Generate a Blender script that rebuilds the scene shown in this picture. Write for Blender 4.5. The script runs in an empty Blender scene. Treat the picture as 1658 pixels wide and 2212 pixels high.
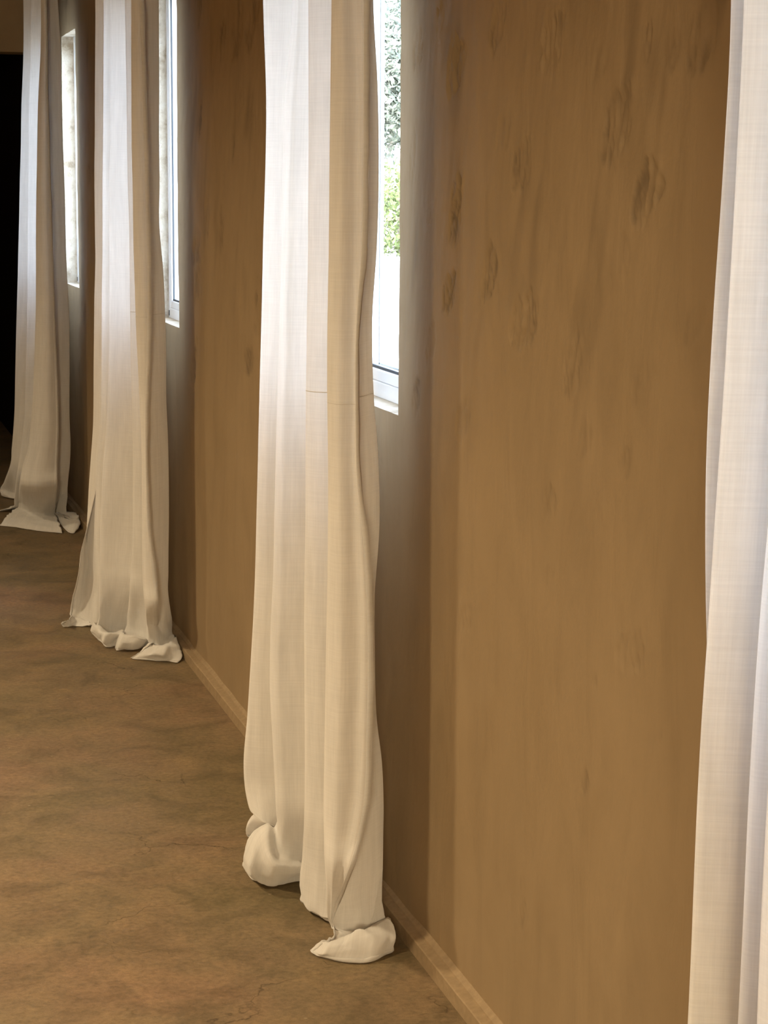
import bpy, bmesh, math, random
from mathutils import Vector, Matrix, noise, Quaternion
random.seed(7)
col = bpy.context.scene.collection
sc = bpy.context.scene

# ------------------------------------------------------------------ camera (telephoto, looking along the window wall)
F, CX, CY = 4600.0, 829.0, 1106.0
EYE = Vector((0, 0, 1.5))
wy = Vector((-402-CX, 393-CY, F)); wd = Vector((680-CX, 0, F))
wd.y = -(wy.x*wd.x + wy.z*wd.z)/wy.y
fl = lambda v: Vector((v.x, -v.y, -v.z)).normalized()
AY = fl(wy); AZ = fl(-wd); AX = AY.cross(AZ).normalized()
RM = Matrix((AX, AY, AZ))                      # camera -> world rotation
cam = bpy.data.objects.new('camera', bpy.data.cameras.new('camera')); col.objects.link(cam)
cam.data.sensor_fit = 'VERTICAL'; cam.data.sensor_height = 36.0; cam.data.lens = F*36/2212
cam.data.clip_start = 0.05; cam.data.clip_end = 400
cam.matrix_world = Matrix.Translation(EYE) @ RM.to_4x4()
sc.camera = cam

# ------------------------------------------------------------------ light and exposure
sc.view_settings.view_transform = 'Standard'; sc.view_settings.look = 'None'
sc.view_settings.gamma = 1.0; sc.view_settings.use_curve_mapping = False
sc.view_settings.exposure = -0.07
sc.cycles.use_denoising = True
sc.cycles.max_bounces = 14; sc.cycles.diffuse_bounces = 8; sc.cycles.transmission_bounces = 12
sc.cycles.transparent_max_bounces = 24; sc.cycles.caustics_reflective = False; sc.cycles.caustics_refractive = False
SKY = 14.0
w = bpy.data.worlds.new('sky'); sc.world = w; w.use_nodes = True
nt = w.node_tree; bg = nt.nodes['Background']
tc = nt.nodes.new('ShaderNodeTexCoord'); sp = nt.nodes.new('ShaderNodeSeparateXYZ'); rp = nt.nodes.new('ShaderNodeValToRGB')
nt.links.new(tc.outputs['Generated'], sp.inputs[0]); nt.links.new(sp.outputs['Z'], rp.inputs[0])
rp.color_ramp.elements[0].position = 0.0; rp.color_ramp.elements[0].color = (0.68, 0.80, 1.0, 1)
rp.color_ramp.elements[1].position = 0.8; rp.color_ramp.elements[1].color = (0.60, 0.74, 1.0, 1)
nt.links.new(rp.outputs[0], bg.inputs['Color']); bg.inputs['Strength'].default_value = SKY
sun = bpy.data.objects.new('sun', bpy.data.lights.new('sun', 'SUN')); col.objects.link(sun)
sun.data.energy = 16.0; sun.data.angle = 0.01; sun.data.color = (1.0, 0.94, 0.84)
sun.rotation_euler = Vector((0.72, 0.38, -0.58)).to_track_quat('-Z', 'Y').to_euler()
WARM = (1.0, 0.79, 0.50)
def ceiling_lamp(x, y, e, size=0.38, z=2.70, tilt=0.0):
    l = bpy.data.objects.new('ceiling_lamp', bpy.data.lights.new('ceiling_lamp', 'AREA')); col.objects.link(l)
    l.data.shape = 'DISK'; l.data.size = size; l.data.energy = e; l.data.color = WARM
    l.data.spread = math.radians(147)
    l.location = (x, y, z); l.rotation_euler.x = tilt; return l
for lx, ly, le in ((-1.25, 2.75, 71), (-1.5, 5.3, 80), (-1.25, 8.0, 30), (-1.0, 0.3, 18)):
    ceiling_lamp(lx, ly, le)
ceiling_lamp(-1.5, -4.6, 172, .8, 2.35, math.radians(72))   # added warm fill behind the viewer, aimed down the room at the curtain faces

# ------------------------------------------------------------------ geometry helpers
H_CEIL = 2.72
WX, WT = 1.118, 0.112                            # inner face of window wall, its thickness
W_S = [1.43, 4.11, 6.79, 9.475]                 # near jamb of each window
W_W, W_Z0, W_Z1 = 0.55, 1.042, 2.163
FAR, BACK, LEFT = 11.3, -6.5, -3.6

def ray(px, py): return RM @ Vector((px-CX, -(py-CY), -F))
def at_z(px, py, z=0.0):
    r = ray(px, py); return EYE + r*((z-EYE.z)/r.z)
def at_s(px, py, s):
    r = ray(px, py); return EYE + r*(s/r.y)
def at_wall(px, py, x=WX):
    r = ray(px, py); return EYE + r*(x/r.x)
def row_of(p):
    c = RM.transposed() @ (p-EYE); return CX-F*c.x/c.z, CY+F*c.y/c.z

def link(name, me, mat=None, parent=None, smooth=False):
    o = bpy.data.objects.new(name, me); col.objects.link(o)
    if mat: me.materials.append(mat)
    if parent: o.parent = parent
    if smooth:
        for p in me.polygons: p.use_smooth = True
    return o
def mesh_of(verts, faces, name='m'):
    me = bpy.data.meshes.new(name); me.from_pydata([tuple(v) for v in verts], [], faces); me.update(); return me
class MB:
    def __init__(s): s.v = []; s.f = []
    def box(s, x0, x1, y0, y1, z0, z1):
        b = len(s.v)
        s.v += [(x, y, z) for z in (z0, z1) for y in (y0, y1) for x in (x0, x1)]
        s.f += [tuple(b+i for i in q) for q in ((0,2,3,1),(4,5,7,6),(0,1,5,4),(2,6,7,3),(0,4,6,2),(1,3,7,5))]
    def quad(s, a, b, c, d):
        n = len(s.v); s.v += [a, b, c, d]; s.f.append((n, n+1, n+2, n+3))
    def build(s, name, mat, parent=None, bevel=0, smooth=False):
        o = link(name, mesh_of(s.v, s.f, name), mat, parent, smooth)
        if bevel:
            m = o.modifiers.new('b', 'BEVEL'); m.width = bevel; m.segments = 2; m.limit_method = 'ANGLE'
        return o
def empty(name, loc):
    o = bpy.data.objects.new(name, None); col.objects.link(o); o.location = loc; o.empty_display_size = .1; return o
def struct(o): o['kind'] = 'structure'; return o
def tag(o, label, cat, group=None):
    o['label'] = label; o['category'] = cat
    if group: o['group'] = group
    return o
def smooth01(t): t = max(0, min(1, t)); return t*t*(3-2*t)

# ------------------------------------------------------------------ materials
def new_mat(name):
    m = bpy.data.materials.new(name); m.use_nodes = True; nt = m.node_tree; nt.nodes.clear()
    out = nt.nodes.new('ShaderNodeOutputMaterial'); return m, nt, out
def N(nt, t, **kw):
    n = nt.nodes.new(t)
    for k, v in kw.items():
        if k in n.inputs: n.inputs[k].default_value = v
        else: setattr(n, k, v)
    return n
def mapped(nt, scale, rot=(0, 0, 0)):
    tc = N(nt, 'ShaderNodeTexCoord'); mp = N(nt, 'ShaderNodeMapping')
    mp.inputs['Scale'].default_value = scale; mp.inputs['Rotation'].default_value = rot
    nt.links.new(tc.outputs['Object'], mp.inputs[0]); return mp.outputs[0]
def noise_n(nt, vec, scale, detail=4, rough=.55, dist=0.0):
    n = N(nt, 'ShaderNodeTexNoise', Scale=scale, Detail=detail, Roughness=rough, Distortion=dist)
    nt.links.new(vec, n.inputs['Vector']); return n.outputs['Fac']
def ramp(nt, fac, stops):
    r = N(nt, 'ShaderNodeValToRGB'); e = r.color_ramp.elements
    while len(e) < len(stops): e.new(0.5)
    for q, (p, c) in zip(e, stops): q.position = p; q.color = (*c, 1) if len(c) == 3 else c
    nt.links.new(fac, r.inputs[0]); return r.outputs[0]
def g(v): return (v, v, v)
def mathn(nt, op, a, b):
    m = N(nt, 'ShaderNodeMath', operation=op)
    for i, q in enumerate((a, b)):
        if isinstance(q, (int, float)): m.inputs[i].default_value = q
        else: nt.links.new(q, m.inputs[i])
    return m.outputs[0]
def mixc(nt, mode, fac, a, b):
    m = N(nt, 'ShaderNodeMixRGB', blend_type=mode)
    if isinstance(fac, (int, float)): m.inputs[0].default_value = fac
    else: nt.links.new(fac, m.inputs[0])
    for i, q in ((1, a), (2, b)):
        if isinstance(q, tuple): m.inputs[i].default_value = (*q, 1)
        else: nt.links.new(q, m.inputs[i])
    return m.outputs[0]
def bump(nt, h, strength, dist, prev=None):
    b = N(nt, 'ShaderNodeBump', Strength=strength, Distance=dist); nt.links.new(h, b.inputs['Height'])
    if prev is not None: nt.links.new(prev, b.inputs['Normal'])
    return b.outputs[0]
def principled(nt, out, color, rough, spec=.3, normal=None):
    p = N(nt, 'ShaderNodeBsdfPrincipled')
    for k, v in (('Base Color', color), ('Roughness', rough)):
        if isinstance(v, (int, float)): p.inputs[k].default_value = v
        elif isinstance(v, tuple): p.inputs[k].default_value = (*v, 1)
        else: nt.links.new(v, p.inputs[k])
    p.inputs['Specular IOR Level'].default_value = spec
    if normal is not None: nt.links.new(normal, p.inputs['Normal'])
    nt.links.new(p.outputs[0], out.inputs[0]); return p
def simple(name, color, rough=.6, spec=.3, nscale=30, amt=.06, bmp=.15):
    m, nt, out = new_mat(name); v = mapped(nt, (1, 1, 1)); f = noise_n(nt, v, nscale, 5)
    c = ramp(nt, f, [(0.3, tuple(max(0, q*(1-amt)) for q in color)), (0.7, tuple(min(1, q*(1+amt)) for q in color))])
    principled(nt, out, c, rough, spec, bump(nt, f, bmp, .002)); return m

def plaster_mat():
    m, nt, out = new_mat('plaster')
    v = mapped(nt, (1, 1, 1)); vs = mapped(nt, (1, 1.0, 0.38), (0.28, 0, 0))
    big = noise_n(nt, v, 2.2, 4, .6); mid = noise_n(nt, vs, 9, 6, .6, .6); fine = noise_n(nt, v, 160, 4, .6)
    streak = noise_n(nt, vs, 34, 5, .65, 1.2)
    base = ramp(nt, big, [(.3, (.315, .228, .130)), (.7, (.355, .260, .154))])
    base = mixc(nt, 'MULTIPLY', .55, base, ramp(nt, mid, [(.28, g(.82)), (.52, g(1.0)), (.75, g(1.08))]))
    at = N(nt, 'ShaderNodeAttribute', attribute_name='wear')
    base = mixc(nt, 'MIX', at.outputs['Fac'], base, (.13, .095, .058))
    n = bump(nt, mid, .4, .010); n = bump(nt, streak, .22, .003, n); n = bump(nt, fine, .18, .0008, n)
    principled(nt, out, base, .72, .22, n); return m
def stone_mat():
    m, nt, out = new_mat('render_outside')
    v = mapped(nt, (1, 1, 1)); a = noise_n(nt, v, 16, 6, .65); b = noise_n(nt, v, 60, 5, .6)
    c = ramp(nt, a, [(.3, (.36, .28, .19)), (.46, (.60, .52, .41)), (.66, (.70, .64, .54))])
    principled(nt, out, c, .85, .2, bump(nt, b, .6, .006, bump(nt, a, .7, .02))); return m
def floor_mat():
    m, nt, out = new_mat('microcement')
    v = mapped(nt, (1, 1, 1)); vs = mapped(nt, (1.0, .9, 1), (0, 0, .35))
    big = noise_n(nt, v, 1.5, 4, .6, .4); mid = noise_n(nt, vs, 7, 7, .68, .8); fine = noise_n(nt, v, 70, 6, .7, .3); tiny = noise_n(nt, v, 420, 2, .6)
    c = ramp(nt, big, [(.3, (.180, .140, .072)), (.5, (.225, .162, .092)), (.7, (.262, .165, .098))])
    c = mixc(nt, 'MULTIPLY', .9, c, ramp(nt, mid, [(.28, (.60, .61, .58)), (.5, g(.98)), (.72, (1.32, 1.27, 1.22))]))
    c = mixc(nt, 'MULTIPLY', .8, c, ramp(nt, fine, [(.3, g(.66)), (.5, g(1.0)), (.72, g(1.32))]))
    c = mixc(nt, 'MULTIPLY', .5, c, ramp(nt, tiny, [(.3, g(.8)), (.7, g(1.2))]))
    # hairline cracks, only in patches
    dv = N(nt, 'ShaderNodeTexNoise', Scale=5.0, Detail=5.0); nt.links.new(v, dv.inputs['Vector'])
    add = N(nt, 'ShaderNodeVectorMath', operation='MULTIPLY_ADD'); nt.links.new(dv.outputs['Color'], add.inputs[0])
    add.inputs[1].default_value = (.35, .35, 0); nt.links.new(v, add.inputs[2])
    vo = N(nt, 'ShaderNodeTexVoronoi', feature='DISTANCE_TO_EDGE', Scale=2.3); nt.links.new(add.outputs[0], vo.inputs['Vector'])
    line = ramp(nt, vo.outputs['Distance'], [(0.0, g(1)), (.0055, g(0))])
    msk = ramp(nt, noise_n(nt, v, 3.1, 3), [(.50, g(0)), (.60, g(.75))])
    c = mixc(nt, 'MIX', mathn(nt, 'MULTIPLY', line, msk), c, (.055, .033, .016))
    # pale scuffs
    vo2 = N(nt, 'ShaderNodeTexVoronoi', Scale=9.0); nt.links.new(v, vo2.inputs['Vector'])
    sp_ = ramp(nt, vo2.outputs['Distance'], [(0.02, g(.8)), (.04, g(0))])
    c = mixc(nt, 'MIX', sp_, c, (.36, .28, .18))
    n = bump(nt, mid, .25, .004); n = bump(nt, fine, .25, .0015, n)
    r = ramp(nt, mid, [(.3, g(.50)), (.7, g(.66))])
    principled(nt, out, c, r, .32, n); return m
def cloth_mat(name, sheer=.032, trans=.205, color=(.855, .84, .815)):
    m, nt, out = new_mat(name)
    uv = N(nt, 'ShaderNodeUVMap'); uv.uv_map = 'weave'
    def st(sx, sy, sc_, d=3):
        mp = N(nt, 'ShaderNodeMapping'); mp.inputs['Scale'].default_value = (sx, sy, 1); nt.links.new(uv.outputs[0], mp.inputs[0])
        return noise_n(nt, mp.outputs[0], sc_, d, .6)
    warp = st(420, 9, 1.0); weft = st(9, 420, 1.0); slub = st(60, 6, 1.0, 5); cloud = st(12, 3, 1.0, 4)
    thr = mathn(nt, 'ADD', mathn(nt, 'MULTIPLY', warp, .5), mathn(nt, 'MULTIPLY', weft, .5))
    c = mixc(nt, 'MULTIPLY', .7, color, ramp(nt, thr, [(.3, g(.84)), (.7, g(1.08))]))
    c = mixc(nt, 'MULTIPLY', .5, c, ramp(nt, slub, [(.3, g(.88)), (.7, g(1.06))]))
    c = mixc(nt, 'MULTIPLY', .5, c, ramp(nt, cloud, [(.3, (.92, .91, .89)), (.7, g(1.04))]))
    nrm = bump(nt, thr, .3, .0008)
    d = N(nt, 'ShaderNodeBsdfDiffuse', Roughness=.8); t = N(nt, 'ShaderNodeBsdfTranslucent'); tr = N(nt, 'ShaderNodeBsdfTransparent')
    for q in (d, t): nt.links.new(c, q.inputs['Color']); nt.links.new(nrm, q.inputs['Normal'])
    tr.inputs[0].default_value = (1, .99, .97, 1)
    m1 = N(nt, 'ShaderNodeMixShader'); m1.inputs[0].default_value = trans
    nt.links.new(d.outputs[0], m1.inputs[1]); nt.links.new(t.outputs[0], m1.inputs[2])
    m2 = N(nt, 'ShaderNodeMixShader')
    nt.links.new(ramp(nt, thr, [(.35, g(sheer*.5)), (.65, g(sheer*1.5))]), m2.inputs[0])
    nt.links.new(m1.outputs[0], m2.inputs[1]); nt.links.new(tr.outputs[0], m2.inputs[2])
    nt.links.new(m2.outputs[0], out.inputs[0]); return m
def glass_mat():
    m, nt, out = new_mat('pane_glass')
    t = N(nt, 'ShaderNodeBsdfTransparent'); t.inputs[0].default_value = (.94, .97, .96, 1)
    gl = N(nt, 'ShaderNodeBsdfGlossy', Roughness=.02)
    mx = N(nt, 'ShaderNodeMixShader')
    mx.inputs[0].default_value = .07; nt.links.new(t.outputs[0], mx.inputs[1]); nt.links.new(gl.outputs[0], mx.inputs[2])
    nt.links.new(mx.outputs[0], out.inputs[0]); return m
PLASTER = plaster_mat(); STONE = stone_mat(); FLOOR = floor_mat()
CLOTH = cloth_mat('sheer_cotton'); HEM = cloth_mat('hem_cotton', .02, .25)
GLASS = glass_mat()
PVC = simple('white_window_plastic', (.84, .85, .86), .35, .4, 12, .02, .03)
OUTTRIM = simple('grey_outer_trim', (.45, .48, .5), .5)
GASKET = simple('grey_rubber_gasket', (.08, .09, .10), .6)
CEIL = simple('ceiling_paint', (.55, .42, .28), .8)
TRIMM = simple('painted_skirting', (.36, .265, .16), .6, .25, 60, .12, .3)
DARK = simple('unlit_corridor_tone', (.012, .007, .004), .9, .1)  # near-black colour stands in for the corridor's darkness
SAND = simple('dry_pale_ground', (.40, .37, .31), .9, .1, 1.6, .45, .8)
BARK = simple('grey_bark', (.22, .18, .14), .9, .1, 14, .3, .8)
LEAF = simple('grey_green_leaf', (.20, .215, .165), .7, .2, 3, .35, .1)
LEAF2 = simple('yellow_green_leaf', (.16, .19, .07), .7, .2, 3, .35, .1)
TRACK = simple('track_white', (.7, .68, .64), .5)

# ------------------------------------------------------------------ floor, ceiling, plain walls
b = MB(); b.box(LEFT-.3, WX+.02, BACK-.3, 16.3, -.15, 0); struct(b.build('floor', FLOOR))
b = MB(); b.box(LEFT-.3, WX+WT+.25, BACK-.3, 16.3, H_CEIL, H_CEIL+.35); struct(b.build('ceiling', CEIL))
b = MB(); b.box(LEFT-.3, LEFT, BACK-.3, 16.3, 0, H_CEIL); struct(b.build('wall_left', PLASTER))
b = MB(); b.box(LEFT, WX, BACK-.3, BACK, 0, H_CEIL); struct(b.build('wall_back', PLASTER))
LINTEL = 2.165
b = MB()                                        # partition at the far end with its wide opening
b.box(LEFT, -1.9, FAR, FAR+.22, 0, LINTEL); 
b.box(LEFT, WX, FAR, FAR+.22, LINTEL, H_CEIL)
struct(b.build('wall_far', PLASTER, bevel=.004))
b = MB()                                        # corridor beyond the opening, its lack of light put into near-black walls
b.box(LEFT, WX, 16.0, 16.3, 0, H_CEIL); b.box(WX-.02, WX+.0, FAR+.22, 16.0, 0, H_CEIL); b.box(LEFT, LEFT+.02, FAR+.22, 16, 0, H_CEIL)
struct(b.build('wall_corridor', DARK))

# ------------------------------------------------------------------ window wall with trowel gouges
MARKS = [  # centre px, py of the gouge in the photograph, half width, half height, depth
 (984,137,17,88,1.0),(901,107,10,48,.6),(1074,60,14,52,.6),(957,25,14,45,.5),(1190,95,26,62,.7),(1396,95,9,52,.5),
 (1517,75,32,85,.55),(1450,112,22,45,.35),(1330,273,28,95,.75),(1122,365,20,58,.6),(1396,415,30,72,.7),(981,455,13,78,.85),
 (889,340,9,60,.4),(1332,560,24,50,.25),(1054,595,15,62,.8),(969,628,13,48,.7),(1127,692,26,72,.85),(1240,780,24,82,.45),
 (1498,697,20,50,.3),(1390,828,22,60,.25),(899,853,8,45,.6),(1085,290,16,45,.25),(1000,905,14,50,.3),(930,740,9,50,.4),
 (1185,1090,14,45,.35),(1003,1335,12,36,.4),(1362,1410,26,55,.4),(1185,1240,10,25,.2),(1282,1468,8,16,.3),
 (1262,1690,8,30,.35),(1128,1980,9,34,.35),(1420,1590,9,18,.25),(1350,1000,16,40,.25),(1210,520,10,30,.25),(1290,140,20,40,.3),
 (1570,900,10,30,.2),(1125,1910,8,20,.2),(1260,955,16,45,.2)]
GW = []
for (px, py, hw, hh, d) in MARKS:
    c = at_wall(px, py); a = at_wall(px-hw, py); e = at_wall(px, py-hh)
    GW.append((c.y, c.z, abs(a.y-c.y)*1.05, abs(e.z-c.z), d))
rr = random.Random(3)
for i in range(46):                              # more on the piers further down the wall
    s0 = rr.choice((rr.uniform(4.9, 6.6), rr.uniform(7.5, 9.3)))
    GW.append((s0, rr.uniform(.9, 2.5), rr.uniform(.03, .09), rr.uniform(.03, .09), rr.uniform(.3, .9)))
for i in range(26):
    GW.append((rr.uniform(2.1, 4.0), rr.uniform(1.9, 2.6), rr.uniform(.03, .07), rr.uniform(.03, .08), rr.uniform(.3, .8)))
GCACHE = {}
def near(z):
    k = int(z*20)
    if k not in GCACHE: GCACHE[k] = [q_ for q_ in GW if abs(q_[1]-(k+.5)/20) < 1.6*q_[3]+.06]
    return GCACHE[k]
def wall_shape(s, z):
    x = 0.0; wear = 0.0
    x += .0035*noise.noise(Vector((s*1.3, z*1.0, 4.1))) + .0022*noise.noise(Vector((s*5, z*2.2, 1.7)))
    k = smooth01((z-.15)/1.0)
    x += .0012*k*noise.noise(Vector((s*18+z*3, z*9, 8.3)))
    for (cs, cz, rs, rz, d) in near(z):
        u = (s-cs)/rs; v = (z-cz)/rz
        if abs(u) > 2 or abs(v) > 1.5: continue
        u += .10*noise.noise(Vector((s*30, z*16, 5)))*2.2 + .45*v; v += .3*noise.noise(Vector((s*22, z*12, 9)))
        r2 = u*u+v*v
        edge = 1.0 + .35*noise.noise(Vector((u*1.6+cs*9, v*1.6, cz*7)))
        r = math.sqrt(r2)/edge
        if r < 1.25:
            m = smooth01((1.12-r)/.30)
            a_ = (s-cs)*62+(z-cz)*20+1.3*noise.noise(Vector((s*24, z*13, 3)))
            rid = .65*noise.noise(Vector((a_, (z-cz)*11, cs*5+cz))) + .5*noise.noise(Vector((s*95, z*60, 2)))
            lip = math.exp(-((r-1.0)/.11)**2)
            x += d*(m*(.0030+.0085*rid) - lip*.0034*(0.5+noise.noise(Vector((u*2, v*2, cz*3)))))
            pt = smooth01(.5+1.6*noise.noise(Vector((s*16+4, z*9, cz))))
            wear = max(wear, d*m*(.2+.8*pt)*(.25+.75*smooth01((rid+.15)*2.4))*.95)
    st = noise.noise(Vector((s*7.5+z*2.2, z*2.6, 31)))+.5*noise.noise(Vector((s*21+z*6, z*7, 12)))
    wear = max(wear, smooth01((st-.26)/.45)*.36*smooth01((z-.7)/.9))
    x += .0010*smooth01((z-.7)/.8)*noise.noise(Vector((s*42+z*12, z*20, 6)))
    return x, min(1, wear)
V, Fc, WE = [], [], []
def panel(s0, s1, z0, z1, ds, dz, shaped=True):
    ns = max(1, round((s1-s0)/ds)); nz = max(1, round((z1-z0)/dz)); b0 = len(V)
    for j in range(nz+1):
        for i in range(ns+1):
            s = s0+(s1-s0)*i/ns; z = z0+(z1-z0)*j/nz
            if shaped: dx, wv = wall_shape(s, z)
            else: dx, wv = 0, 0
            V.append((WX+dx, s, z)); WE.append(wv)
    for j in range(nz):
        for i in range(ns):
            a = b0+j*(ns+1)+i; Fc.append((a, a+ns+1, a+ns+2, a+1))
edges = []
for s in W_S: edges += [s, s+W_W]
panel(BACK, edges[0], 0, H_CEIL, .2, .2, False)
dens = {4.11: (.0045, .007), 6.79: (.012, .012), 9.475: (.018, .016)}
for k in range(3):
    a, c = edges[2*k+1], edges[2*k+2]; panel(a, c, 0, H_CEIL, *dens[c])
panel(edges[7], FAR, 0, H_CEIL, .03, .03)
for k, s in enumerate(W_S):
    panel(s, s+W_W, 0, W_Z0, .02, .02); panel(s, s+W_W, W_Z1, H_CEIL, .03, .03)
nfront = len(Fc)
def q(*p):
    n = len(V); V.extend(p); WE.extend([0]*4); Fc.append((n, n+1, n+2, n+3))
X2 = WX+WT
for s in W_S:                                    # rough plastered reveals
    e = s+W_W; N1 = 10; M1_ = 60
    def grid(fn, nu, nv):
        b0 = len(V)
        for j in range(nv+1):
            for i in range(nu+1): V.append(fn(i/nu, j/nv)); WE.append(0)
        for j in range(nv):
            for i in range(nu):
                a = b0+j*(nu+1)+i; Fc.append((a, a+1, a+nu+2, a+nu+1))
    def rough(d, z, k):
        f = smooth01(d/.06); return .004*f*noise.noise(Vector((d*30, z*14, k)))
    grid(lambda u, v: (WX+WT*u+(wall_shape(e, W_Z0+(W_Z1-W_Z0)*v)[0] if u == 0 else 0), e+rough(WT*u, v*1.1, s), W_Z0+(W_Z1-W_Z0)*v), N1*2, M1_)
    grid(lambda u, v: (WX+WT*(1-u)+(wall_shape(s, W_Z0+(W_Z1-W_Z0)*v)[0] if u == 1 else 0), s+rough(WT*(1-u), v*1.1, s+3), W_Z0+(W_Z1-W_Z0)*v), N1*2, M1_)
    grid(lambda u, v: (WX+WT*(1-u)+(wall_shape(s+W_W*v, W_Z0)[0] if u == 1 else 0), s+W_W*v, W_Z0), N1, 28)
    grid(lambda u, v: (WX+WT*u+(wall_shape(s+W_W*v, W_Z1)[0] if u == 0 else 0), s+W_W*v, W_Z1), N1, 28)
nrev = len(Fc)
def outer(s0, s1, z0, z1): q((X2, s0, z0), (X2, s1, z0), (X2, s1, z1), (X2, s0, z1))
outer(BACK-.3, edges[0], -.2, H_CEIL); outer(edges[7], 16.3, -.2, H_CEIL)
for k in range(3): outer(edges[2*k+1], edges[2*k+2], -.2, H_CEIL)
for s in W_S: outer(s, s+W_W, -.2, W_Z0); outer(s, s+W_W, W_Z1, H_CEIL)
q((WX, 16.3, 0), (X2, 16.3, 0), (X2, 16.3, H_CEIL), (WX, 16.3, H_CEIL)); q((WX, FAR, 0), (WX, 16.3, 0), (WX, 16.3, H_CEIL), (WX, FAR, H_CEIL))
q((WX, BACK-.3, 0), (X2, BACK-.3, 0), (X2, BACK-.3, H_CEIL), (WX, BACK-.3, H_CEIL)); q((WX, BACK, 0), (WX, BACK-.3, 0), (WX, BACK-.3, H_CEIL), (WX, BACK, H_CEIL))
me = mesh_of(V, Fc, 'wall_right'); me.materials.append(PLASTER); me.materials.append(STONE)
for i, p in enumerate(me.polygons):
    p.use_smooth = True; p.material_index = 0 if i < nfront else 1
at = me.attributes.new('wear', 'FLOAT', 'POINT'); at.data.foreach_set('value', WE)
struct(link('wall_right', me))

# skirting along the window wall: tall face, sloping ledge, small fillet
prof = [(0.028, 0), (0.028, .030), (.026, .0325), (.010, .0355), (.0095, .0385), (.002, .043), (0, .046), (-.012, .046), (-.012, 0)]
v, f = [], []
ys = []; y = BACK
while y < FAR: ys.append(y); y += .03
ys.append(FAR)
for k, y in enumerate(ys):
    for (a, z) in prof:
        wob = .0008*noise.noise(Vector((y*7, z*40, 2)))
        v.append((WX-a+(wob if 0 < z and a > 0 else 0), y, z+(wob if z > 0 else 0)))
n = len(prof)
for k in range(len(ys)-1):
    for i in range(n):
        j = (i+1) % n; f.append((k*n+i, k*n+j, (k+1)*n+j, (k+1)*n+i))
f.append(tuple(range(n))); f.append(tuple((len(ys)-1)*n+i for i in reversed(range(n))))
struct(link('baseboard_right', mesh_of(v, f, 'baseboard_right'), TRIMM))
b = MB(); b.box(LEFT, LEFT+.028, BACK, FAR, 0, .045); struct(b.build('baseboard_left', TRIMM))
b = MB(); b.box(WX-.20, WX-.12, BACK, FAR, H_CEIL-.03, H_CEIL); struct(b.build('curtain_track_1', TRACK, bevel=.003))  # unseen curtain track under the ceiling, added for the curtains to hang from

# ------------------------------------------------------------------ windows
FD = .055                                        # frame face behind the wall face
def make_window(k, s):
    r = struct(empty('window_%d' % k, (WX+FD, s, W_Z0)))
    w_, h_ = W_W, W_Z1-W_Z0
    b = MB(); t = .026                           # fixed frame
    b.box(0, .045, 0, t, 0, h_); b.box(0, .045, w_-t, w_, 0, h_); b.box(0, .045, t, w_-t, 0, .034); b.box(0, .045, t, w_-t, h_-t, h_)
    b.build('window_frame', PVC, r, bevel=.002)
    b = MB(); i, t2 = .0265, .018                # glazing bead
    b.box(.0025, .044, i, i+t2, .0345, h_-i); b.box(.0025, .044, w_-i-t2, w_-i, .0345, h_-i); b.box(.0025, .044, i+t2, w_-i-t2, .0345, .060); b.box(.0025, .044, i+t2, w_-i-t2, h_-i-t2, h_-i)
    b.build('sash', PVC, r, bevel=.003)
    b = MB(); a0, a1, z0, z1, gk = i+t2, w_-i-t2, .060, h_-i-t2, .004
    b.box(.009, .0138, a0, a0+gk, z0, z1); b.box(.009, .0138, a1-gk, a1, z0, z1); b.box(.008, .0135, a0, a1, z0, z0+gk+.002); b.box(.010, .0135, a0, a1, z1-gk, z1)
    b.build('gasket', GASKET, r)
    b = MB(); b.box(.038, .0465, a1-.004, a1+.002, z0, z1); b.box(.038, .0465, a0-.002, a0+.004, z0, z1); b.box(.038, .0465, a0, a1, z0, z0+.004); b.build('outer_trim', OUTTRIM, r)
    b = MB(); b.quad((.014, a0, z0), (.014, a1, z0), (.014, a1, z1), (.014, a0, z1)); b.build('glass_pane', GLASS, r)
    b = MB(); b.box(-.0015, .003, w_-.019, w_-.004, .008, .026); b.build('drain_slot', GASKET, r)
    pl = bpy.data.objects.new('window_portal', bpy.data.lights.new('window_portal', 'AREA')); col.objects.link(pl)
    pl.data.shape = 'RECTANGLE'; pl.data.size = h_; pl.data.size_y = w_; pl.data.cycles.is_portal = True
    pl.location = (X2+.01, s+w_/2, (W_Z0+W_Z1)/2); pl.rotation_euler = (0, math.radians(90), 0)
for k, s in enumerate(reversed(W_S)): make_window(k+1, s)

# ------------------------------------------------------------------ curtains
LV = [2.69, 2.4, 2.1, 1.85, 1.68, 1.52, 1.38, 1.24, 1.1, .97, .84, .70, .58, .46, .36, .27, .20]
def interp(tab, y):
    if y <= tab[0][0]: return tab[0][1]
    for (y0, x0), (y1, x1) in zip(tab, tab[1:]):
        if y <= y1: return x0+(x1-x0)*(y-y0)/(y1-y0)
    (y0, x0), (y1, x1) = tab[-2], tab[-1]
    return x1+(x1-x0)/(y1-y0)*(y-y1)*.3
def column(c, zmin=.2):
    """one lengthwise line of the fabric: its distance down the room s, its run from rail to floor, then its fall on the floor"""
    s, tab, floor = c
    pts = []
    for z in LV:
        if z < zmin-1e-6: continue
        X = .95
        for _ in range(4):
            _, py = row_of(Vector((X, s, z))); py = max(py, 0) if z < 2.2 else 0
            px = interp(tab, py); r = ray(px, row_of(Vector((X, s, z)))[1] if z < 1.9 else 0); X = r.x*s/r.y
        pts.append(Vector((X, s, z)))
    for p in floor: pts.append(at_z(p[0], p[1], p[2]))
    return pts
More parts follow.
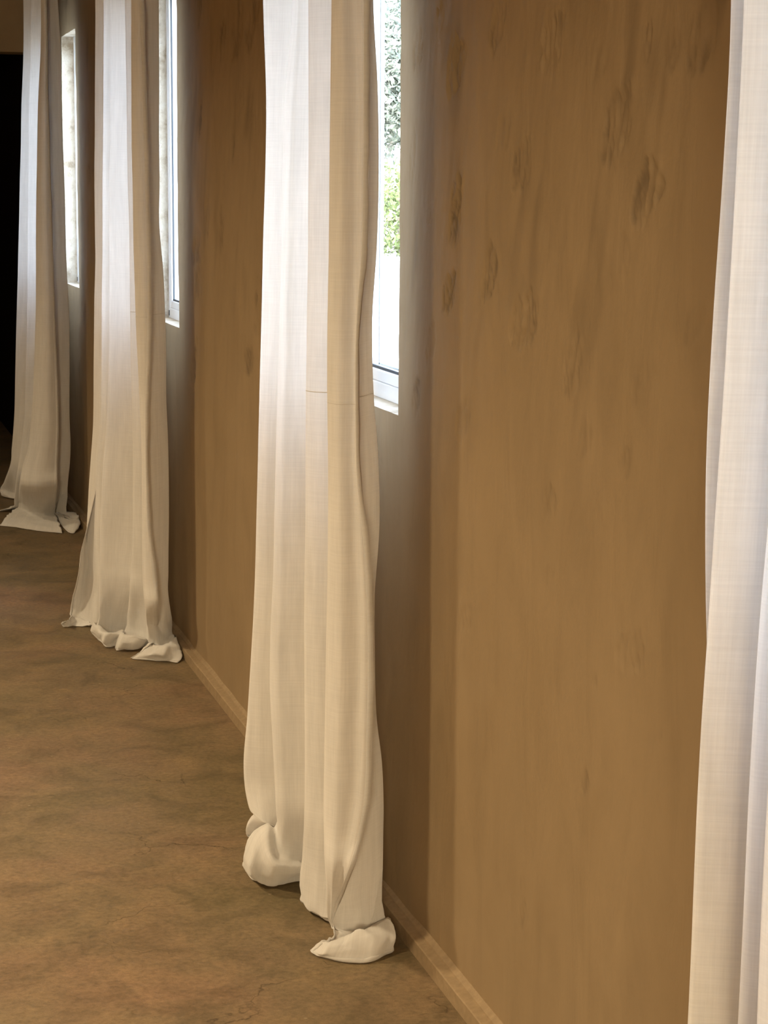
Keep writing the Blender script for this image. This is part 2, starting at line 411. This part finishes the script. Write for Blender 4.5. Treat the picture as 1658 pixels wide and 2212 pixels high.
def cr(p0, p1, p2, p3, t):
    return .5*((2*p1)+(-p0+p2)*t+(2*p0-5*p1+4*p2-p3)*t*t+(-p0+3*p1-3*p2+p3)*t*t*t)
def spline(pts, sub):
    out = []
    for i in range(len(pts)-1):
        p0 = pts[max(i-1, 0)]; p3 = pts[min(i+2, len(pts)-1)]
        for k in range(sub): out.append(cr(p0, pts[i], pts[i+1], p3, k/sub))
    out.append(pts[-1]); return out
def off(tab, d): return [(y, x+d) for y, x in tab]
def curtain(label, cols, seed, seam=True, nrow=5, ncol=7):
    cs = [column(c) for c in cols]
    cs = [spline(c, nrow) for c in cs]
    rows = []
    for j in range(len(cs[0])): rows.append(spline([c[j] for c in cs], ncol))
    nr, nc = len(rows), len(rows[0])
    base = rows[0][0].copy(); base.z = 0
    root = empty('curtain', (sum(p.x for p in rows[0])/nc, sum(p.y for p in rows[0])/nc, 0))
    o0 = root.location
    tag(root, label, 'curtain', 'sheer floor-length curtains along the window wall')
    rest = [0]
    for i in range(1, nc): rest.append(rest[-1]+(rows[3][i]-rows[3][i-1]).length)
    P = []
    for j in range(nr):
        for i in range(nc):
            p = rows[j][i].copy(); u = rest[i]
            low = smooth01((.5-p.z)/.5)
            a = .0030+.004*low
            d = noise.noise(Vector((u*11+seed, p.z*2.2, seed)))*a + noise.noise(Vector((u*34, p.z*5+seed, 3)))*(.0011+.002*low)
            p.x += d; p.y += noise.noise(Vector((u*14+9, p.z*3.1, seed+5)))*a*1.6
            if p.z < .15:
                k = smooth01((.15-p.z)/.06)*smooth01(p.z/.012)
                q3 = Vector((p.x*26, p.y*26, p.z*34+seed)); q4 = q3*2.4
                p.z += k*(.0075*noise.noise(q3)+.0035*noise.noise(q4)); p.y += k*.007*noise.noise(q3+Vector((7, 1, 3))); p.x += k*.006*noise.noise(q3+Vector((2, 9, 5)))
            p.z = max(p.z, .0018)
            p.x = min(p.x, WX-.034 if p.z < .06 else WX-.012)
            P.append(p-o0)
    fs = [(j*nc+i, j*nc+i+1, (j+1)*nc+i+1, (j+1)*nc+i) for j in range(nr-1) for i in range(nc-1)]
    me = mesh_of(P, fs, 'fabric'); uvl = me.uv_layers.new(name='weave')
    vlen = [0]
    for j in range(1, nr): vlen.append(vlen[-1]+(rows[j][nc//2]-rows[j-1][nc//2]).length)
    for l in me.loops:
        i = l.vertex_index; uvl.data[l.index].uv = (rest[i % nc], vlen[i//nc])
    link('fabric', me, CLOTH, root, True)
    # turned hems: a narrow doubled strip down each free edge and along the bottom
    def strip(name, line_a, line_b, th=.0012, mt=None, tk=.0014):
        vs, ff = [], []; n = len(line_a)
        for a, b_ in zip(line_a, line_b):
            vs += [a+Vector((-th, -th, th*.5)), b_+Vector((-th, -th, th*.5))]
        for k in range(n-1): ff.append((2*k, 2*k+1, 2*k+3, 2*k+2))
        m = mesh_of(vs, ff, name); ul = m.uv_layers.new(name='weave')
        for l in m.loops: ul.data[l.index].uv = (.01*(l.vertex_index % 2), .01*(l.vertex_index//2))
        o = link(name, m, mt or HEM, root, True)
        md = o.modifiers.new('t', 'SOLIDIFY'); md.thickness = tk; md.offset = 0
        return o
    G = lambda j, i: P[j*nc+i]
    e0 = []; e1 = []
    for j in range(nr):
        wv = .0012*math.sin(j*1.7)+.001*math.sin(j*.63+seed)
        a = G(j, 0); d = (G(j, 2)-a); d = d.normalized() if d.length > 1e-5 else Vector((-1, 0, 0))
        e0.append(a-d*(.001+wv)); e1.append(a+d*.012)
    strip('side_hem', e0, e1)
    e0 = []; e1 = []
    for j in range(nr):
        a = G(j, nc-1); d = (G(j, nc-3)-a); d = d.normalized() if d.length > 1e-5 else Vector((1, 0, 0))
        e0.append(a); e1.append(a+d*.012)
    strip('side_hem', e0, e1)
    if seam: k0 = 8*nrow; strip('seam', [G(k0, i) for i in range(nc//2)], [G(k0, i)+Vector((0, 0, -.0018)) for i in range(nc//2)], .0004, CLOTH, .0003)
    strip('bottom_hem', [G(nr-1, i) for i in range(nc)], [G(nr-2, i)*.7+G(nr-4, i)*.3 for i in range(nc)])
    return root
def flop(px, py, dx, dy, n=6):
    """hidden folds just sink to the floor"""
    return [(px+dx*k/n, py+dy*k/n, .03*(1-k/(n-1))**1.5+.002) for k in range(n)]

# --- curtain in front of the big window, middle of the picture
S_ = [(0,796),(411,797),(538,794),(588,787),(700,779),(803,775),(1000,777),(1100,786),(1200,800),(1400,805),(1596,803),(1700,800),(1753,798),(1874,764),(1937,733),(1972,719)]
E1 = [(0,717),(140,715),(400,711),(700,708),(1100,709),(1300,706),(1500,703),(1675,701),(1850,704),(1960,715)]
V1 = [(0,803),(70,808),(158,813),(250,812),(335,815),(420,817),(520,816),(560,809),(640,804),(700,804),(850,807),(940,812),(1050,819),(1110,820),(1200,815),(1300,807),(1400,807),(1530,808),(1635,820),(1753,824),(1831,822),(1890,818),(1945,817)]
E2 = [(0,667),(500,665),(750,662),(1200,659),(1400,658),(1650,658),(1800,656),(1930,652)]
E3 = [(0,631),(47,630),(75,633),(120,627),(205,614),(348,609),(570,607),(700,604),(903,597),(1073,591),(1200,591),(1446,581),(1520,583),(1600,588),(1714,595),(1773,597)]
E4 = [(0,566),(60,571),(95,571),(158,575),(348,573),(475,569),(633,565),(700,563),(835,559),(971,556),(1175,553),(1412,544),(1440,541),(1557,534),(1623,527),(1650,532),(1698,531),(1737,538),(1757,545)]
def mid(a, b_, t):
    ys = sorted(set([y for y, _ in a]+[y for y, _ in b_])); return [(y, interp(a, y)*(1-t)+interp(b_, y)*t) for y in ys]
M765 = [(0,762),(200,768),(600,768),(1000,762),(1400,772),(1700,768),(1850,748),(1960,718)]
C3 = [
 (3.80, S_, [(718,1985,.03),(720,2005,.02),(720,2022,.012),(700,2035,.022),(680,2047,.016),(671,2054,.003)]),
 (3.795, mid(S_, M765, .5), [(718,1986,.03),(721,2008,.018),(721,2024,.011),(702,2038,.02),(683,2051,.014),(673,2056,.003)]),
 (3.81, M765, [(718,1988,.029),(722,2010,.016),(723,2026,.010),(706,2041,.02),(688,2056,.014),(680,2060,.003)]),
 (3.81, mid(M765, E1, .55), [(718,1989,.028),(723,2011,.015),(726,2027,.009),(712,2041,.025),(696,2060,.014),(692,2066,.003)]),
 (3.86, E1, [(718,1990,.028),(726,2012,.012),(733,2028,.008),(724,2038,.032),(714,2058,.02),(708,2071,.003)]),
 (3.90, mid(E1, V1, .42), [(748,1992,.03),(756,2012,.010),(764,2024,.008),(760,2022,.042),(752,2050,.030),(742,2080,.003)]),
 (3.94, mid(E1, V1, .72), [(790,1990,.035),(792,2006,.014),(796,2012,.02),(800,2001,.055),(802,2034,.038),(790,2078,.003)]),
 (3.98, mid(E1, V1, .93), [(816,1970,.05),(820,1984,.035),(826,1988,.05),(832,1982,.06),(836,2020,.040),(826,2062,.003)]),
 (4.00, V1, [(822,1967,.06),(832,1978,.045),(840,1992,.05),(846,2004,.05),(849,2025,.03),(848,2047,.003)]),
 (4.015, mid(E2, V1, .70), flop(780, 1990, 0, 25)),
 (4.03, mid(E2, V1, .35), [(700,1968,.03),(704,1982,.016),(708,1990,.004),(712,1990,.003),(716,1988,.003),(720,1986,.003)]),
 (4.05, mid(E2, V1, .12), [(672,1958,.03),(678,1968,.016),(684,1978,.004),(690,1980,.003),(694,1980,.003),(698,1978,.003)]),
 (4.08, E2, [(652,1930,.03),(656,1942,.016),(661,1955,.004),(666,1960,.003),(672,1960,.003),(678,1960,.003)]),
 (4.13, off(E2, 34), flop(690, 1925, 3, 10)),
 (4.18, off(E2, 62), flop(715, 1915, 3, 8)),
 (4.20, off(E2, 22), [(672,1860,.06),(668,1880,.05),(662,1896,.022),(656,1905,.003),(660,1900,.003),(664,1897,.003)]),
 (4.215, mid(E3, E2, .55), [(628,1848,.085),(620,1872,.075),(613,1895,.035),(606,1911,.003),(612,1905,.003),(618,1900,.003)]),
 (4.22, mid(E3, E2, .2), [(600,1838,.095),(586,1862,.09),(574,1885,.05),(566,1910,.004),(574,1904,.003),(580,1900,.003)]),
 (4.25, E3, [(597,1790,.13),(576,1792,.14),(552,1822,.115),(537,1868,.07),(534,1890,.025),(543,1900,.003)]),
 (4.31, off(E3, 32), [(600,1800,.10),(592,1782,.12),(560,1796,.11),(546,1822,.08),(545,1850,.04),(552,1862,.004)]),
 (4.36, off(E3, 60), flop(640, 1835, 2, 4)),
 (4.39, off(E3, 18), [(600,1790,.11),(596,1786,.12),(588,1788,.11),(584,1796,.09),(584,1806,.06),(590,1815,.03)]),
 (4.41, mid(E4, E3, .45), [(566,1768,.145),(568,1776,.14),(558,1778,.13),(551,1786,.115),(546,1800,.09),(549,1812,.06)]),
 (4.44, E4, [(541,1746,.155),(550,1758,.145),(546,1764,.135),(541,1776,.12),(534,1792,.105),(536,1801,.08)]),
 (4.50, off(E4, 30), [(572,1762,.12),(575,1770,.10),(577,1778,.08),(578,1785,.05),(580,1790,.03),(580,1792,.01)]),
 (4.55, off(E4, 62), flop(615, 1800, 2, 3)),
]
curtain('sheer off-white curtain in mid-row, its hem bunched on the floor in two puffs', C3, 1.3)

# --- second curtain down the room
S2 = [(0,310),(203,317),(373,322),(508,325),(644,328),(750,326),(818,324),(886,320),(987,320),(1055,322),(1140,326),(1208,334),(1259,339),(1330,341)]
A1 = [(0,282),(305,285),(508,288),(746,295),(784,298),(886,303),(987,307),(1100,307),(1258,307),(1320,312),(1380,318)]
R1 = [(0,341),(135,343),(237,344),(407,345),(468,342),(542,349),(644,354),(750,358),(852,359),(953,363),(1055,365),(1191,364),(1293,363),(1326,364)]
A2 = [(0,270),(339,275),(508,280),(750,281),(987,287),(1157,286),(1300,276)]
A3 = [(0,239),(407,237),(750,235),(920,231),(987,224),(1140,218),(1258,217),(1330,217)]
A4 = [(0,205),(305,205),(448,202),(508,207),(610,205),(678,203),(784,202),(920,200),(1004,195),(1089,190),(1150,188),(1230,190),(1300,188)]
T4 = [(0,226),(600,226),(900,230),(987,222),(1070,205),(1150,186),(1191,175),(1225,172),(1252,166),(1279,168),(1300,160)]
C2 = [
 (6.45, S2, [(338,1378,.03),(326,1391,.045),(318,1398,.035),(304,1408,.022),(290,1417,.012),(281,1421,.003)]),
 (6.45, mid(S2, A1, .5), [(328,1380,.03),(321,1392,.04),(314,1398,.033),(302,1408,.02),(290,1416,.012),(282,1422,.003)]),
 (6.49, A1, [(319,1384,.03),(317,1392,.035),(312,1397,.03),(301,1408,.02),(291,1417,.012),(286,1423,.003)]),
 (6.54, mid(A1, R1, .4), [(345,1388,.03),(342,1395,.042),(336,1401,.038),(328,1412,.03),(321,1420,.016),(317,1426,.003)]),
 (6.60, mid(A1, R1, .78), [(366,1378,.035),(363,1390,.048),(360,1399,.045),(358,1412,.03),(356,1420,.016),(354,1428,.003)]),
 (6.66, R1, [(373,1357,.06),(383,1375,.045),(391,1392,.03),(396,1403,.02),(394,1415,.012),(384,1428,.003)]),
 (6.68, mid(A1, R1, .5), flop(335, 1385, 0, 6)),
 (6.70, mid(A1, R1, .15), [(316,1376,.03),(315,1381,.038),(311,1388,.03),(305,1396,.018),(300,1402,.003),(305,1399,.003)]),
 (6.72, mid(A2, A1, .55), [(296,1368,.03),(290,1375,.05),(285,1381,.045),(280,1392,.03),(277,1404,.003),(282,1400,.003)]),
 (6.75, A2, [(272,1362,.03),(266,1371,.05),(260,1378,.05),(257,1388,.035),(252,1398,.016),(251,1405,.003)]),
 (6.80, off(A2, 20), [(270,1355,.03),(262,1364,.045),(256,1370,.045),(250,1378,.03),(246,1390,.012),(248,1396,.003)]),
 (6.86, mid(A3, A2, .6), [(240,1356,.03),(236,1366,.045),(231,1372,.05),(227,1382,.035),(227,1392,.016),(232,1399,.003)]),
 (6.90, A3, [(217,1345,.06),(212,1350,.06),(220,1366,.052),(219,1373,.036),(219,1380,.016),(223,1388,.003)]),
 (6.95, off(A3, 14), [(222,1340,.05),(206,1344,.055),(200,1349,.045),(197,1356,.03),(202,1365,.016),(211,1371,.003)]),
 (7.02, off(A3, 34), flop(245, 1340, 0, 3)),
 (7.06, mid(A4, A3, .8), flop(205, 1345, -4, 7)),
 (7.14, mid(A4, A3, .35), [(190,1335,.02),(186,1342,.012),(182,1348,.008),(180,1352,.003),(186,1350,.003),(190,1350,.003)]),
 (7.20, A4, [(178,1322,.03),(170,1336,.016),(163,1345,.008),(158,1352,.003),(166,1350,.003),(170,1350,.003)]),
 (7.17, mid(A4, T4, .5), [(166,1322,.03),(160,1335,.02),(153,1344,.018),(148,1349,.012),(146,1353,.003),(150,1353,.003)]),
 (7.10, T4, [(152,1312,.05),(152,1334,.03),(146,1342,.032),(138,1344,.026),(133,1349,.014),(137,1355,.003)]),
]
curtain('sheer off-white curtain between the middle one and the farthest, hem spread in small lumps', C2, 6.1)

# --- farthest curtain
S1 = [(0,101),(170,103),(339,108),(509,114),(678,119),(900,127),(980,125),(1046,122),(1086,119)]
B1 = [(0,90),(170,85),(339,81),(509,80),(678,79),(850,72),(960,64),(993,53),(1033,44),(1070,44)]
R0 = [(0,122),(85,127),(203,130),(339,136),(475,140),(560,142),(644,146),(746,149),(900,149),(953,151),(1006,149),(1046,145),(1073,141),(1090,138)]
B2 = [(0,66),(339,62),(600,60),(900,52),(1033,36),(1060,34)]
L0 = [(0,52),(68,51),(119,49),(271,46),(407,42),(543,40),(678,37),(750,35),(852,32),(900,31),(966,26),(1000,24),(1020,18),(1040,9)]
C1 = [
 (9.20, S1, [(119,1104,.03),(121,1117,.016),(124,1125,.018),(128,1135,.018),(131,1145,.012),(134,1152,.003)]),
 (9.18, mid(S1, B1, .4), [(94,1108,.03),(92,1120,.014),(92,1127,.02),(90,1134,.02),(87,1141,.012),(86,1147,.003)]),
 (9.22, mid(S1, B1, .8), [(60,1102,.03),(54,1114,.016),(50,1120,.02),(46,1128,.018),(42,1135,.012),(40,1140,.003)]),
 (9.30, B1, [(40,1090,.03),(28,1102,.02),(20,1111,.02),(11,1119,.016),(5,1126,.012),(2,1132,.003)]),
 (9.34, mid(B1, R0, .5), flop(95, 1100, 5, 10)),
 (9.37, mid(B1, R0, .85), [(132,1100,.03),(137,1115,.022),(146,1120,.03),(153,1124,.03),(151,1139,.016),(147,1149,.003)]),
 (9.40, R0, [(142,1108,.03),(152,1116,.03),(166,1113,.042),(174,1111,.034),(171,1127,.016),(160,1142,.003)]),
 (9.50, mid(B2, R0, .6), flop(105, 1095, 0, 5)),
 (9.58, mid(B2, R0, .2), flop(60, 1090, 0, 5)),
 (9.62, B2, [(30,1092,.03),(22,1096,.02),(14,1100,.016),(6,1102,.012),(-4,1104,.006),(-10,1106,.003)]),
 (9.70, off(B2, 22), flop(62, 1085, 0, 3)),
 (9.82, off(B2, 30), flop(66, 1078, 0, 3)),
 (9.92, mid(L0, B2, .5), [(32,1066,.03),(32,1072,.02),(34,1076,.012),(36,1079,.006),(40,1079,.003),(44,1079,.003)]),
 (10.0, L0, [(3,1053,.05),(0,1060,.03),(2,1066,.02),(6,1071,.006),(12,1073,.003),(18,1074,.003)]),
 (10.05, off(L0, 22), flop(30, 1062, 2, 3)),
]
curtain('farthest sheer off-white curtain, beside the dark opening, its hem fanned out on the floor', C1, 11.7, False, nrow=4)

# --- nearest curtain, cut by the right edge of the picture
L4 = [(0,1580),(60,1580),(170,1570),(280,1567),(520,1545),(700,1536),(880,1528),(1000,1522),(1100,1522),(1370,1526),(1550,1534),(1900,1545),(2600,1560)]
K4 = [(0,1610),(200,1601),(370,1590),(600,1577),(830,1565),(1060,1550),(1200,1540),(1400,1525),(1550,1515),(1900,1497),(2212,1482),(2700,1462),(3400,1440)]
def fl4(x, s):
    return [(x-.01, s-.01, .06), (x-.03, s-.02, .02), (x-.06, s-.03, .006), (x-.085, s-.04, .012), (x-.08, s-.045, .03), (x-.05, s-.035, .02)]
def col4(s, tab): return (s, tab, None)
C4 = [(1.50, off(K4, 330)), (1.52, off(K4, 240)), (1.56, off(K4, 150)), (1.60, off(K4, 250)), (1.66, off(K4, 340)), (1.70, off(K4, 210)), (1.73, off(K4, 110)),
      (1.78, off(K4, 200)), (1.84, off(K4, 280)), (1.86, off(K4, 150)), (1.875, off(K4, 60)), (1.89, K4), (1.93, off(K4, 60)), (1.98, off(K4, 110)), (2.03, off(L4, 50)), (2.05, L4), (2.08, off(L4, 40))]
_column = column
def column(c, zmin=.2):
    if c[2] is not None: return _column(c, zmin)
    pts = _column((c[0], c[1], []), .2)
    p = pts[-1]; return pts+[Vector(t) for t in fl4(p.x, p.y)]
curtain('nearest sheer white curtain, at the right edge beside the wide bare plaster wall', [(s, t, None) for s, t in C4], 17.2, False)

# ------------------------------------------------------------------ outside
b = MB(); b.box(X2, 160, -60, 160, -.3, -.12); gr = struct(b.build('ground', SAND))
def make_tree(h, spread, leafmat, seed, nleaf):
    r = random.Random(seed); root = empty('tree', (0, 0, -.12))
    V_, E_, R_ = [Vector((0, 0, 0))], [], [.16]
    tips = []
    def grow(i, d, L, rad, depth):
        p = V_[i]
        for k in range(3):
            d = (d+Vector((r.uniform(-.25, .25), r.uniform(-.25, .25), r.uniform(-.05, .15)))).normalized()
            p = p+d*L/3; V_.append(p.copy()); E_.append((i, len(V_)-1)); i = len(V_)-1; rad *= .88; R_.append(rad)
        if depth == 0: tips.append(p.copy()); return
        for _ in range(3):
            grow(i, (d+Vector((r.uniform(-1, 1), r.uniform(-1, 1), r.uniform(-.2, .6)))).normalized(), L*.72, rad*.7, depth-1)
    grow(0, Vector((0, 0, 1)), h*.3, .16, 3)
    me = bpy.data.meshes.new('trunk'); v_, f_ = [], []
    for a, c in E_:                              # tapered limbs
        A, B = V_[a], V_[c]; ax = (B-A).normalized(); t = ax.orthogonal().normalized(); bt = ax.cross(t); n0 = len(v_)
        for P_, rd in ((A, R_[a]), (B, R_[c])):
            for k in range(6):
                an = k*math.pi/3; v_.append(P_+(t*math.cos(an)+bt*math.sin(an))*max(rd, .012))
        for k in range(6): f_.append((n0+k, n0+(k+1) % 6, n0+6+(k+1) % 6, n0+6+k))
    link('trunk', mesh_of(v_, f_, 'trunk'), BARK, root, True)
    v_, f_ = [], []
    for _ in range(nleaf):
        t = r.choice(tips)+Vector((r.gauss(0, spread), r.gauss(0, spread), r.gauss(0, spread*.8)))
        if t.z < .5: continue
        q_ = Quaternion((r.gauss(0, 1), r.gauss(0, 1), r.gauss(0, 1), r.gauss(0, 1))).normalized(); L = r.uniform(.06, .15); n0 = len(v_)
        for c_ in ((-L, 0, 0), (0, -L*.35, .01), (L, 0, 0), (0, L*.35, .01)): v_.append(t+q_ @ Vector(c_))
        f_.append((n0, n0+1, n0+2, n0+3))
    link('crown', mesh_of(v_, f_, 'crown'), leafmat, root)
    return root
def copy_tree(o):
    c = o.copy(); col.objects.link(c)
    for ch in [q_ for q_ in bpy.data.objects if q_.parent == o]:
        d = ch.copy(); col.objects.link(d); d.parent = c
    return c
t1 = make_tree(6.6, .85, LEAF, 5, 52000)
t1.location = (14.6, 54, -.12)
tag(t1, 'hazy grey-green tree outdoors through the glass, right behind the bright bush', 'tree', 'trees beyond the window')
for (x, y, rz, sc_) in ((19.4, 72, 1.2, 1.3),):
    t = copy_tree(t1); t['label'] = 'pale tree outdoors, standing farther back behind the nearer grey-green crown'; t.location = (x, y, -.12); t.rotation_euler.z = rz; t.scale = (sc_,)*3
def make_bush(x, y, rad, seed):
    r = random.Random(seed); root = empty('bush', (x, y, -.12)); v_, f_ = [], []
    for _ in range(5000):
        d = Vector((r.gauss(0, 1), r.gauss(0, 1), abs(r.gauss(0, 1)))).normalized()*rad*r.uniform(.5, 1.05)
        d.z *= 1.25; q_ = Quaternion((r.gauss(0, 1), r.gauss(0, 1), r.gauss(0, 1), r.gauss(0, 1))).normalized(); L = r.uniform(.04, .10); n0 = len(v_)
        for c_ in ((-L, 0, 0), (0, -L*.4, 0), (L, 0, 0), (0, L*.4, 0)): v_.append(d+q_ @ Vector(c_))
        f_.append((n0, n0+1, n0+2, n0+3))
    link('foliage', mesh_of(v_, f_, 'foliage'), LEAF2, root)
    b = MB(); b.box(-.04, .04, -.04, .04, 0, rad*.8); b.build('stem', BARK, root, bevel=.015)
    return root
tag(make_bush(13.2, 48.5, 1.75, 9), 'bright yellow-green bush outdoors below the tree crowns', 'bush')
